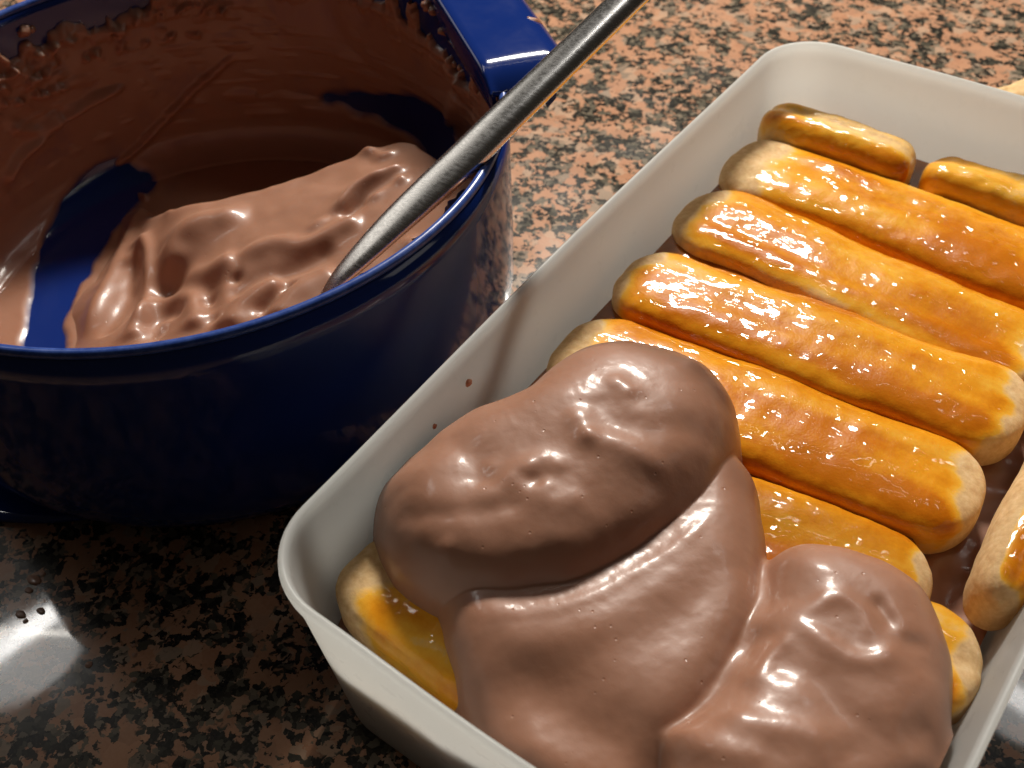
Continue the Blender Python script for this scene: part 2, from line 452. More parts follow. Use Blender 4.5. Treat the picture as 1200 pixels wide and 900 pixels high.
mound = None
def build_bowl_cream():
    n = 420; g = np.linspace(-10.4, 10.4, n)
    GX, GY = np.meshgrid(g, g, indexing='ij'); X = GX+BC[0]; Y = GY+BC[1]
    ctrl = [(205, 245, 3.1), (260, 235, 3.4), (350, 207, 4.0), (430, 178, 4.6), (480, 162, 5.2), (520, 190, 5.6), (555, 215, 6.2),
            (300, 270, 4.1), (400, 240, 4.9), (480, 220, 5.6), (250, 275, 3.7), (212, 292, 3.2), (300, 310, 4.2), (350, 320, 4.5), (420, 300, 5.0), (500, 270, 5.7), (565, 235, 6.3),
            (300, 360, 4.1), (260, 388, 3.8), (350, 345, 4.6), (200, 335, 2.4), (200, 370, 2.8), (160, 330, 1.8), (150, 390, 2.3), (110, 400, 1.6), (95, 370, 1.1), (120, 320, .9), (165, 262, 1.4), (140, 270, .8),
            (75, 405, .3), (90, 330, .3), (120, 260, .3), (160, 220, .6), (30, 380, .2), (40, 300, .2), (120, 190, .1)]
    Z = rbf_surface(ctrl, X, Y, 1.2)
    # the far side of the heap falls off steeply towards the back wall
    back = [at(*p)[:2] for p in [(140, 232, .9), (165, 240, 1.6), (185, 243, 2.6), (207, 243, 3.1), (260, 233, 3.4), (335, 210, 3.9), (352, 203, 4.05), (366, 203, 4.05), (430, 176, 4.6), (468, 160, 5.1), (492, 162, 5.4), (520, 180, 5.7), (560, 205, 6.2)]]
    ring_ = [BC+12*np.array([math.cos(math.radians(q)), math.sin(math.radians(q))]) for q in (20, -10, -50, -90, -130, -170, -200)]
    dback = sdf(X, Y, np.array(back+ring_))+.12*noise(X*1.1, Y*1.1, 0, 91)
    Z = Z-(Z-.3)*sstep(.15, -.75, dback)+.10*np.exp(-((dback-.35)/.35)**2)
    # hard step where the mass was cut by the spatula, and its curls
    Z = Z+.10*fbm(X*.55, Y*.55, 0, 5, 3)
    st = lambda pts, z, a, w, tp=.15: stroke(X, Y, Z, pts, z, a, w, taper=tp)
    Z = st([(196, 305), (203, 282), (235, 270), (300, 262)], 3.4, .40, .6)
    Z = st([(205, 312), (240, 318), (280, 312)], 3.6, .40, .5)
    Z = st([(188, 318), (215, 335), (243, 347), (246, 385)], 3.0, -.28, .45, .1)
    Z = st([(262, 338), (300, 325), (350, 322), (400, 305)], 4.2, -.28, .40)
    Z = st([(270, 300), (320, 292), (360, 300), (400, 288), (430, 280)], 4.2, .32, .38)
    Z = st([(262, 380), (285, 355), (335, 335)], 4.2, .45, .6)
    Z = st([(320, 378), (350, 350), (400, 330)], 4.5, .40, .6)
    Z = st([(300, 365), (325, 345), (345, 335)], 4.4, -.4, .22)
    ring = [(150, 385), (155, 355), (185, 338), (215, 345), (232, 370), (228, 395)]
    Z = st(ring, 3.1, .34, .42, .05)
    Z = st([(180, 395), (178, 368), (198, 358), (210, 372)], 3.0, -.3, .3, .1)
    Z = st([(168, 390), (170, 350), (172, 300), (160, 270)], 2.3, .45, .28)
    Z = st([(100, 400), (125, 340), (155, 270), (172, 235)], 1.2, .28, .3)
    Z = st([(120, 400), (150, 350), (160, 300)], 1.6, -.3, .35)
    Z = st([(392, 252), (415, 228), (450, 216), (478, 208)], 4.9, .45, .22)
    Z = st([(400, 256), (430, 238), (470, 225)], 4.9, -.4, .22)
    Z = st([(430, 240), (455, 228), (480, 222)], 5, .4, .22)
    Z = st([(405, 180), (425, 188), (440, 200)], 4.1, .3, .16)
    Z = st([(430, 165), (455, 178), (480, 180)], 4.0, .25, .2)
    Z = st([(470, 165), (495, 175), (505, 190)], 4.4, .3, .2)
    Z = st([(440, 190), (450, 200), (465, 196)], 4.4, .28, .14)
    for (u, v, z, a, w) in [(276, 326, 3.9, -.6, .15), (243, 347, 3.6, -.45, .18), (250, 375, 3.6, -.3, .2), (518, 232, 5.6, -.8, .30), (537, 203, 5.6, -.8, .2),
                            (370, 190, 3.2, .2, .2), (350, 215, 3.2, .15, .15), (380, 270, 4.4, .22, .22), (425, 300, 5, .2, .25), (480, 290, 5.4, .3, .3), (520, 280, 5.8, .25, .25), (370, 275, 4.4, .2, .2),
                            (150, 300, 1.8, .2, .2), (175, 225, 1.3, .25, .2), (205, 262, 2.4, .2, .16), (160, 285, 1.8, .25, .18)]:
        Z = pit(X, Y, Z, u, v, z, a, w)
    Z = Z+.05*fbm(X*1.7, Y*1.7, 0, 9, 3)+.10*np.maximum(0, noise(X*1.15, Y*1.15, 0, 21)-.35)
    Z = blur(Z, 2.8)
    R = np.hypot(GX, GY)
    Z = np.maximum(Z, .62)
    keep = R < 10.26-.15*(Z < 2)-1.1*np.clip(1.4-Z, 0, 1)
    V = np.stack([X-BC[0], Y-BC[1], Z-.35], -1).reshape(-1, 3)
    F = grid_faces(n, n); k = keep.ravel()[F].all(1); F = F[k]
    used = np.unique(F); mp = np.full(n*n, -1); mp[used] = np.arange(len(used))
    return V[used], mp[F], (g, Z)
V, F, mound = build_bowl_cream()
bc = mesh_obj('chocolate_cream', V, F, M_CREAM, loc=(BC[0], BC[1], .35))
tag(bc, 'light brown whipped chocolate cream heaped inside the blue mixing bowl', 'cream')

def build_smear():
    prof = spline([(0.02, .40), (4, .42), (8.5, .45), (9.2, .62), (9.7, .95), (10.02, 1.45), (10.17, 2.1), (10.22, 4), (10.28, 7.6), (10.30, 8.5)], 22)
    d = np.r_[0, np.cumsum(np.hypot(*np.diff(prof, axis=0).T))]
    ns = 260; s = np.linspace(2.5, d[-1], ns)
    pr = np.stack([np.interp(s, d, prof[:, 0]), np.interp(s, d, prof[:, 1])], 1)
    tn = np.gradient(pr, axis=0); tn /= np.linalg.norm(tn, axis=1)[:, None]
    nr = np.stack([-tn[:, 1], tn[:, 0]], 1)                    # toward the inside
    nt_ = 900; th = np.arange(nt_)*2*np.pi/nt_
    TH, SS = np.meshgrid(th, s, indexing='ij')
    Rr = pr[None, :, 0]; Zz = pr[None, :, 1]
    X = BC[0]+Rr*np.cos(TH); Y = BC[1]+Rr*np.sin(TH); Z = Zz+.35+0*TH
    U, Vv = pix(np.stack([X, Y, Z], -1))
    # thickness: scraped almost flat with ridges left by the spatula
    q = 0.12+.05*fbm(TH*5, SS*.35, 0, 31, 3)
    bare = np.zeros_like(TH)
    def poly(pts): return sdf(U, Vv, spline(pts, 8, True))
    # bare blue: floor stripe, band low on the back right wall, strip under the rim at the back left
    for pts, soft in (([(34, 425), (42, 350), (58, 280), (92, 212), (140, 194), (174, 215), (134, 260), (106, 310), (76, 365), (66, 425)], 11),
                      ([(385, 112), (430, 112), (480, 112), (515, 132), (535, 160), (524, 195), (500, 172), (470, 148), (430, 128), (400, 120)], 11),
                      ([(110, 385), (115, 340), (135, 310), (128, 350), (120, 390)], 5)):
        m = poly(pts); bare = bare+.40*sstep(-soft*1.2, soft*1.6, m+4*noise(U*.05, Vv*.05, 0, 3))
    # upper edge of the smear follows an uneven line below the rim
    ang = np.degrees(TH) % 360
    top = np.interp(ang, [0, 25, 40, 52, 60, 75, 90, 110, 130, 150, 165, 180, 200, 240, 300, 340, 360],
                    [8.0, 8.1, 8.3, 7.6, 6.9, 7.2, 7.6, 8.2, 8.2, 7.6, 7.0, 6.9, 7.1, 7.6, 7.2, 7.4, 8.0])
    pk = np.maximum(0, noise(TH*19, 0*TH, 0, 77))
    spk = pk**1.6*1.5+np.maximum(0, noise(TH*44, 0*TH, 0, 78))**2*.5+.35*noise(TH*7, 0*TH, 0, 79)
    ed = top+spk-Zz
    edge_cut = .5*sstep(.12, -.12, ed)
    q = q+.16*pk*sstep(3.2, .4, ed)*sstep(160, 130, ang)+.05*noise(TH*40, Zz*.5, 0, 81)*sstep(3, .3, ed)*sstep(160, 130, ang)
    # thick lip of cream pushed up along the edge
    lip = np.exp(-((ed-.35)/.28)**2)*(.10+.22*np.maximum(0, fbm(TH*14, Zz*1.4, 0, 41, 3)))
    rough = sstep(120, 165, ang)*sstep(265, 225, ang)
    q = q+lip*(.6+1.3*rough)
    q = q+rough*.30*np.maximum(0, fbm(TH*5+SS*.25, SS*1.1, 0, 43, 3)-.05)*sstep(2.9, 1.3, ed)*(ed > 0)
    # ridges (image tracks of the spatula on the wall)
    def track(pts, amp, wid):
        dd, tt = dist_line(U, Vv, spline(pts, 8)); return amp*np.exp(-(dd/wid)**2)*sstep(0, .1, tt)*sstep(0, .15, 1-tt)
    near = np.ones_like(TH)
    q = q+track([(132, 198), (160, 172), (200, 130), (240, 92), (280, 60)], 0.24, 5)
    q = q-track([(118, 190), (150, 160), (190, 118), (235, 78)], 0.15, 9)
    q = q+track([(2, 215), (20, 185), (60, 148), (110, 115), (150, 95)], 0.36, 6)
    q = q-track([(25, 205), (60, 168), (110, 135), (160, 110)], 0.15, 12)
    q = q+track([(10, 150), (40, 150), (70, 130)], 0.22, 6)
    q = q-track([(300, 108), (330, 98), (380, 96), (440, 110)], 0.18, 5)
    q = q+track([(520, 150), (540, 120), (545, 90)], 0.18, 9)
    q = q+track([(175, 238), (160, 225), (140, 205)], 0.18, 4)
    def chunks(pts, amp, wid, sd):
        dd, tt = dist_line(U, Vv, spline(pts, 8))
        return amp*np.exp(-(dd/wid)**2)*np.clip(.25+1.5*noise(U*.10, Vv*.10, 0, sd)+.6*noise(U*.25, Vv*.25, 0, sd+1), 0, 1.3)
    q = q+.085*fbm(TH*2.2+.06*SS, SS*2.3, 0, 221, 3)*sstep(1.2, 3, Zz)+.05*noise(TH*4, SS*6, 0, 231)*sstep(2, 4, Zz)
    q = q+chunks([(-10, 92), (20, 76), (60, 52), (95, 38), (124, 18)], .42, 5, 201)+chunks([(-10, 108), (25, 94), (60, 78), (90, 66), (118, 60)], .40, 6, 203)
    q = q+chunks([(4, 122), (30, 112), (70, 100)], .32, 6, 205)+chunks([(130, 40), (160, 20), (200, 10), (260, 6)], .34, 8, 207)+chunks([(140, 55), (180, 42), (230, 36)], .2, 8, 209)
    q = q+.03*np.sin(U*.11-Vv*.16+2*noise(U*.02, Vv*.02, 0, 8))*sstep(1.5, 3, Zz)
    q = np.maximum(q, .12+.03*noise(TH*12, Zz, 0, 88))-bare-edge_cut
    q = np.clip(q, -.2, .62)
    thick = np.maximum(q+.0, 0)
    q = np.where((bare > .02) & (q < .015), -.2*sstep(.015, -.10, q)+.015*sstep(-.10, .015, q), q)
    P = pr[None]+nr[None]*q[..., None]
    V = np.stack([P[..., 0]*np.cos(TH), P[..., 0]*np.sin(TH), P[..., 1]], -1).reshape(-1, 3)
    F = grid_faces(nt_, ns, True)
    qq = q.ravel()[F].max(1) > -.12
    return V, F[qq][:, ::-1], thick.ravel()
V, F, thick = build_smear()
o = mesh_obj('wall_smear', V, F, M_FILM, bc)
at_ = o.data.attributes.new('thick', 'FLOAT', 'POINT'); at_.data.foreach_set('value', thick.astype(np.float32))

# drips of cream on the bowl: each a small lumpy blob
def blob(c, r, seed, stretch=(1, 1, 1), n=18, m=12):
    th = np.linspace(0, 2*np.pi, n, endpoint=False); ph = np.linspace(.02, np.pi-.02, m)
    TH, PH = np.meshgrid(th, ph, indexing='ij')
    D = np.stack([np.sin(PH)*np.cos(TH), np.sin(PH)*np.sin(TH), np.cos(PH)], -1)
    k = 1+.35*fbm(D[..., 0]*1.3+seed*7, D[..., 1]*1.3, D[..., 2]*1.3, seed, 2)
    V = np.asarray(c)+D*(k*r)[..., None]*np.asarray(stretch)
    return V.reshape(-1, 3), grid_faces(n, m, True)[:, ::-1]
drops = []
def ray_on_bowl_wall(u, v):
    d = at(u, v, 0)-CAM_T; ts = np.linspace(.3, 1.2, 4000)[:, None]; P = CAM_T+d*ts
    r = np.hypot(P[:, 0]-BC[0], P[:, 1]-BC[1]); k = np.where((r > 10.27) & (P[:, 2] < 9.0) & ((P[:, :2]-BC)@(d[:2]) > 0))[0]
    return P[k[0]] if len(k) else at(u, v, 8.5)
acc_V, acc_F, off = [], [], 0
for i, (u, v, r) in enumerate([(28, 36, .26), (36, 34, .18), (187, 8, .2), (203, 6, .18), (160, 14, .14), (501, 6, .24), (508, 12, .2), (486, 12, .18), (520, 36, .2), (527, 32, .17), (530, 48, .13), (250, 10, .16), (173, 112, .13), (533, 75, .16), (540, 80, .13)]):
    c = ray_on_bowl_wall(u, v)-np.array([BC[0], BC[1], .35])
    v_, f_ = blob(c, r, 60+i, (1, 1, .8)); acc_V.append(v_); acc_F.append(f_+off); off += len(v_)
for i, (u, v, z, r) in enumerate([(620, 30, 9.35, .36), (594, 52, 8.6, .10), (531, 5, 8.9, .14), (603, 80, 7.6, .30), (607, 92, 7.4, .22), (560, 82, 8.8, .16), (573, 86, 8.7, .2), (578, 100, 8.6, .2)]):
    c = at(u, v, z)-np.array([BC[0], BC[1], .35])
    v_, f_ = blob(c, r, 90+i, (1, 1, .75)); acc_V.append(v_); acc_F.append(f_+off); off += len(v_)
sp = mesh_obj('splatter', np.concatenate(acc_V), np.concatenate(acc_F), M_CREAM, bc)
sp['kind'] = 'stuff'

# ------------------------------------------------------------------ spoon leaning on the bowl's rim
def build_spoon():
    tip = at(364, 362, 4.9); rimp_ = at(589, 143, 9.95)
    d = rimp_-tip; ln = np.linalg.norm(d); d /= ln
    end = tip+d*ln*2.05
    # stations: fraction of ln from the tip, full width, thickness, lateral shift
    side = np.cross(d, [0, 0, 1]); side /= np.linalg.norm(side); up = np.cross(side, d)
    st = [(-.02, 0.11, 0.04, .0, -.20), (.06, 0.49, 0.10, -.02, -.05), (.16, 0.84, 0.17, -.02, .05), (.30, 1.17, 0.22, 0, .10), (.45, 1.37, 0.27, 0, .10), (.6, 1.47, 0.32, 0, .06), (.8, 1.50, 0.37, 0, 0),
          (1.0, 1.45, 0.39, 0, 0), (1.3, 1.33, 0.37, 0, 0), (1.7, 1.17, 0.36, 0, 0), (2.1, 1.08, 0.32, 0, 0), (2.5, 1.06, 0.32, 0, 0), (2.9, 1.10, 0.30, 0, 0), (3.0, 0.89, 0.23, 0, 0), (3.03, 0.36, 0.10, 0, 0)]
    st = spline(st, 6)
    n = 28; a = np.arange(n)*2*np.pi/n
    V = []
    for f, w, h, sh, lift in st:
        c = tip+d*ln*f+side*sh+up*lift
        ca, sa = np.cos(a), np.sin(a)
        e = .8
        V.append(c+np.outer(np.sign(ca)*np.abs(ca)**e*w/2, side)+np.outer(np.where(sa > 0, .9, .55)*np.abs(sa)**e*np.sign(sa)*h*.9, up))
    V = np.concatenate(V); F = [tuple(f) for f in grid_faces(len(st), n, False, True)]
    F += [tuple(range(n))[::-1], tuple(range(len(V)-n, len(V)))]
    return V, F, tip, d, side, up
V, F, tip, d_, side_, up_ = build_spoon()
spoon = tag(empty('serving_spoon', tuple(tip)), 'brushed steel spoon leaning on the bowl rim with its end sunk in cream', 'spoon')
o = mesh_obj('handle', V-tip, F, M_STEEL, spoon)
# the bowl of the spoon, a dished oval sunk in the cream below the tip
def spoon_bowl():
    nu, nv = 12, 32; V = []
    for s in (0, 1):
        for i in range(nu):
            r = .02+i/(nu-1)*.98
            for j in range(nv):
                a = 2*math.pi*j/nv
                V.append(np.array([-1.6+2.3*r*math.cos(a), 1.5*r*math.sin(a), -2.3+.7*r*r-.08*s]))
    V = np.array(V)
    hd = np.array([d_[0], d_[1], 0]); hd /= np.linalg.norm(hd); sd = np.array([-hd[1], hd[0], 0])
    V = V[:, :1]*hd+V[:, 1:2]*sd+V[:, 2:]*np.array([0, 0, 1.])
    f1 = grid_faces(nu, nv, False, True)[:, ::-1]; k = nu*nv
    F = [tuple(f) for f in f1]+[tuple(f[::-1]+k) for f in f1]+[((nu-1)*nv+j, (nu-1)*nv+(j+1) % nv, k+(nu-1)*nv+(j+1) % nv, k+(nu-1)*nv+j) for j in range(nv)]
    return V, [f[::-1] for f in F]
mesh_obj('spoon_bowl', *spoon_bowl(), M_STEEL, spoon)

# ------------------------------------------------------------------ plastic box
W, LN, H = 15.555, 28.668, 7.0
def ring(inset, z, c, bow, k=12, side=14):
    x0, y0, x1, y1 = inset, inset, W-inset, LN-inset
    P = []
    cs = [(x1-c, y0+c, -90), (x1-c, y1-c, 0), (x0+c, y1-c, 90), (x0+c, y0+c, 180)]
    for q, (cx, cy, a) in enumerate(cs):
        arc = [(cx+c*math.cos(math.radians(a+90*i/k)), cy+c*math.sin(math.radians(a+90*i/k))) for i in range(k+1)]
        P += arc
        nx = cs[(q+1) % 4]; b = (nx[0]+c*math.cos(math.radians(nx[2])), nx[1]+c*math.sin(math.radians(nx[2]))); e = arc[-1]
        nrm = [(1, 0), (0, 1), (-1, 0), (0, -1)][q]
        for i in range(1, side):
            t = i/side; bb = bow*math.sin(math.pi*t)**1.5
            P.append((e[0]+(b[0]-e[0])*t+nrm[0]*bb, e[1]+(b[1]-e[1])*t+nrm[1]*bb))
    return [(x, y, z) for x, y in P]
def box():
    prof = [(1.9, 0, 0), (.85, .0, .02), (.70, .06, .03), (.62, .22, .04), (.20, 5.5, .15), (.12, 6.2, .165), (.07, 6.45, .17), (.02, 6.6, .17), (.0, 6.8, .17), (.02, 6.93, .17),
            (.08, 7.0, .17), (.14, 6.99, .17), (.19, 6.93, .17), (.22, 6.8, .17), (.26, 6.3, .165), (.33, 5.6, .155), (.80, .5, .04), (.95, .3, .03), (1.3, .2, .02), (2.2, .2, 0)]
    R = [ring(i, z, max(2.2-.6*i, .5), b) for i, z, b in prof]
    n = len(R[0]); V = np.array(R).reshape(-1, 3)
    F = [tuple(f)[::-1] for f in grid_faces(len(R), n, False, True)]
    F.append(tuple(range(n))); F.append(tuple(range(len(V)-n, len(V)))[::-1])
    vol = sum(np.dot(V[f[0]], np.cross(V[f[i]], V[f[i+1]])) for f in F for i in range(1, len(f)-1))
    if vol < 0: F = [f[::-1] for f in F]
    return V, F, n
V, F, n = box()
cont = tag(empty('storage_box', (W/2, LN/2, 0)), 'rectangular milky white plastic box holding ladyfingers and chocolate cream', 'storage box')
off_ = np.array([W/2, LN/2, 0])
cut = 7
# body and lip are separate pieces: the lip is the thickened band that runs round the top
rows = 20
allF = [f for f in F]
lipset = set(range(6*n, 14*n))
lipF = [f for f in allF if len(f) == 4 and all(v in lipset for v in f)]
bodyF = [f for f in allF if not (len(f) == 4 and all(v in lipset for v in f))]
def compact(V, F):
    u = sorted({v for f in F for v in f}); mp = {v: i for i, v in enumerate(u)}
    return V[u], [tuple(mp[v] for v in f) for f in F]
mesh_obj('box_body', *compact(V-off_, bodyF), M_PLA, cont)
mesh_obj('rim', *compact(V-off_, lipF), M_PLA, cont)
# ------------------------------------------------------------------ ladyfingers
def finger_mesh(L, Wd, Hh, seed, bend=0.0, lump=1.0, glaze=1.0, ends=(.5, .5), dry_side=0.0, sq=(.60, .44)):
    nu, nv = 220, 88
    u = -np.cos(np.linspace(0, np.pi, nu)); a = np.arange(nv)*2*np.pi/nv
    U, A = np.meshgrid(u, a, indexing='ij')
    rr = max(Wd, Hh)/2; e = L/2-rr
    x = U*L/2
    over = np.clip((np.abs(x)-e)/rr, 0, 1)
    k = (1-over**2.3)**(1/2.3)
    k = np.maximum(k, 1e-4); close = np.minimum(1, k/.3)**.6
    ca, sa = np.cos(A), np.sin(A)
    y = Wd/2*k*np.sign(ca)*np.abs(ca)**sq[0]
    zt = Hh*(.60)*(.30+.70*k**.8)*np.abs(sa)**sq[1]; zb = -Hh*.38*(.5+.5*k)*np.abs(sa)**.45
    z = np.where(sa > 0, zt, zb)*close
    wob = .10*lump*fbm(x*.28+seed*13, 0*x, 0, seed, 2)
    y = y*(1+.10*lump*fbm(x*.33+seed*5, 0*x, 0, seed+3, 2))+wob*1.5+bend*(x/(L/2))**2
    D = .065*lump*fbm(x*.6+seed*3, y*.75, z*.75, seed+7, 3)+.024*fbm(x*1.8, y*1.8, z*1.8+seed, seed+9, 3)+.004*noise(x*6, y*6, z*6, seed+11)
    # a soft lengthwise furrow where the piped batter folded
    fur = -.09*lump*np.exp(-((y/(Wd/2)-.25*np.sin(seed*2.1))/.20)**2)*(sa > 0)*(.5+.5*noise(x*.3, seed*3.1, 0, 5))
    nx = np.zeros_like(x); ny = ca; nz = sa
    nx = np.sign(x)*over**2; ln = np.sqrt(nx**2+ny**2+nz**2)
    D = D*close; fur = fur*close
    V = np.stack([x+D*nx/ln, y+D*ny/ln, z+D*nz/ln+fur], -1)
    # glaze thickness: thick on top, thin towards the ends and the flat foot
    gl = .40+.14*sstep(-.5, .6, sa)-.62*sstep(-.12, -.6, sa)
    xe = x/(L/2)
    gl -= .7*sstep(1-ends[1]*.26, 1.0, xe+.05*noise(y*1.2, seed*1.7, 0, 3))
    gl -= .7*sstep(1-ends[0]*.26, 1.0, -xe+.05*noise(y*1.2, seed*2.7, 0, 4))
    gl += .13*fbm(x*.42+seed, y*.9, 0, seed+21, 3)+.20*fbm(x*.16+seed*3, y*1.1, 0, seed+25, 2)
    gl += .42*np.exp(-((y/(Wd/2)+.60)/.26)**2)*(.6+.8*noise(x*.35, seed*4.7, 0, 33))*sstep(-.2, .3, sa)-.05*np.exp(-((y/(Wd/2)-.5)/.3)**2)
    if dry_side: gl -= abs(dry_side)*sstep(-.1, -.8, ca*np.sign(dry_side))
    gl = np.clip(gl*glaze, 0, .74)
    return V.reshape(-1, 3), grid_faces(nu, nv, False, True)[:, ::-1], gl.ravel()
def finger(loc, yaw, label, seed, L=13.0, Wd=3.05, Hh=1.65, roll=0, pitch=0, mat=None, group='ladyfingers in the box', **kw):
    V, F, gl = finger_mesh(L, Wd, Hh, seed, **kw)
    o = mesh_obj('ladyfinger', V, F, mat or M_BISC, loc=loc)
    at_ = o.data.attributes.new('glaze', 'FLOAT', 'POINT'); at_.data.foreach_set('value', gl.astype(np.float32))
    o.rotation_euler = (math.radians(roll), math.radians(pitch), math.radians(yaw))
    tag(o, label, 'ladyfinger', group); return o
ZC = 3.55
finger((6.85, 24.0, ZC+.05), -1.0, 'glazed ladyfinger with a broad pale left end, in front of two short pieces', 1, ends=(1.5, .8), Wd=3.62)
finger((6.85, 20.35, ZC-.05), -3.0, 'glazed ladyfinger with a pale bare patch along its near edge, third row from back', 2, ends=(.9, 1.0), Wd=3.68, dry_side=.22)
finger((6.95, 16.75, ZC+.15), 3.6, 'long amber glazed ladyfinger with both rounded ends showing, fully clear of the cream', 3, ends=(.7, .7), Wd=3.6)
finger((6.95, 13.2, ZC), 5.6, 'glazed ladyfinger whose left end touches the top of the cream dollop', 4, ends=(.9, .7), Wd=3.6)
finger((6.9, 9.55, ZC-.2), 7.0, 'ladyfinger mostly under the cream with only its right half peeking out', 5, ends=(.6, .5), Wd=3.4)
finger((8.6, 7.25, ZC+.1), 14, 'ladyfinger buried by the right cream lobe except its tip at the right wall', 6, ends=(.6, .5), Wd=2.9, L=13.4)
finger((6.95, 2.75, ZC+.1), -1.0, 'ladyfinger along the front wall with its pale left end in shadow under the cream', 7, ends=(1.3, .7), Wd=2.9)
finger((14.5, 16.75, 4.05), 91.5, 'ladyfinger tipped on its side along the right wall with a pale fuzzy edge', 8, roll=2, L=12.6, Wd=1.5, Hh=2.2, sq=(.8, .75), ends=(.4, .4), dry_side=-.8)
finger((3.4, 26.7, 3.9), -1.5, 'short syrup soaked ladyfinger piece in the back left corner of the box', 9, L=5.9, Wd=2.2, Hh=2.0, lump=2.0, sq=(.72, .62), ends=(.7, .2), glaze=.78, group='short soaked pieces at the back')  # glaze thinned to lighten this piece against the back wall's shade
finger((10.3, 26.75, 3.85), -1.5, 'short yellow soaked ladyfinger piece sunk in syrup against the back wall', 10, L=7.4, Wd=2.2, Hh=2.0, lump=2.0, sq=(.72, .62), ends=(.2, .2), glaze=.78, group='short soaked pieces at the back')  # colour lightened here too, making up for shade from the back wall
P = at(1180, 100, 1.6)
finger((P[0]+.4, P[1], .62), 60, 'pale dry ladyfinger piece lying on the granite behind the box', 12, L=3.6, Wd=1.7, Hh=1.7, sq=(.75, .7), glaze=.25, lump=1.6, group='loose biscuit pieces')

# ------------------------------------------------------------------ syrup between the back biscuits, lower cream layer
def keep_in_box(X, Y, inset=.66, c=1.75):
    """pull points that lie beyond the box's rounded corners back onto the inner corner arc"""
    cx = np.clip(X, inset+c, W-inset-c); cy = np.clip(Y, inset+c, LN-inset-c)
    dx, dy = X-cx, Y-cy; d = np.hypot(dx, dy); k = np.where(d > c, c/np.maximum(d, 1e-9), 1.0)
    return cx+dx*k, cy+dy*k
def sheet(x0, x1, y0, y1, zf, nx=120, ny=120):
    gx = np.linspace(x0, x1, nx); gy = np.linspace(y0, y1, ny); X, Y = np.meshgrid(gx, gy, indexing='ij')
    X, Y = keep_in_box(X, Y); Z = zf(X, Y); return np.stack([X, Y, Z], -1).reshape(-1, 3), grid_faces(nx, ny)
o = mesh_obj('syrup_pool', *sheet(.62, 14.2, 8.0, 28.15, lambda X, Y: 3.86+.03*noise(X*.8, Y*.8, 0, 2)-1.8*sstep(12.2, 13.0, X)*sstep(23, 21.5, Y)), M_SYR)
tag(o, 'glossy brown syrup pooled in the seams between the biscuits and along the back wall', 'syrup', kind='stuff')
o = mesh_obj('cream_layer', *sheet(.72, 14.83, .75, 21.5, lambda X, Y: 2.95+.28*fbm(X*.5, Y*.5, 0, 3, 3)-.25*sstep(12.5, 13.8, X), 160, 200), M_CREAM)
tag(o, 'lower chocolate cream layer showing between biscuit ends near the right wall', 'cream')

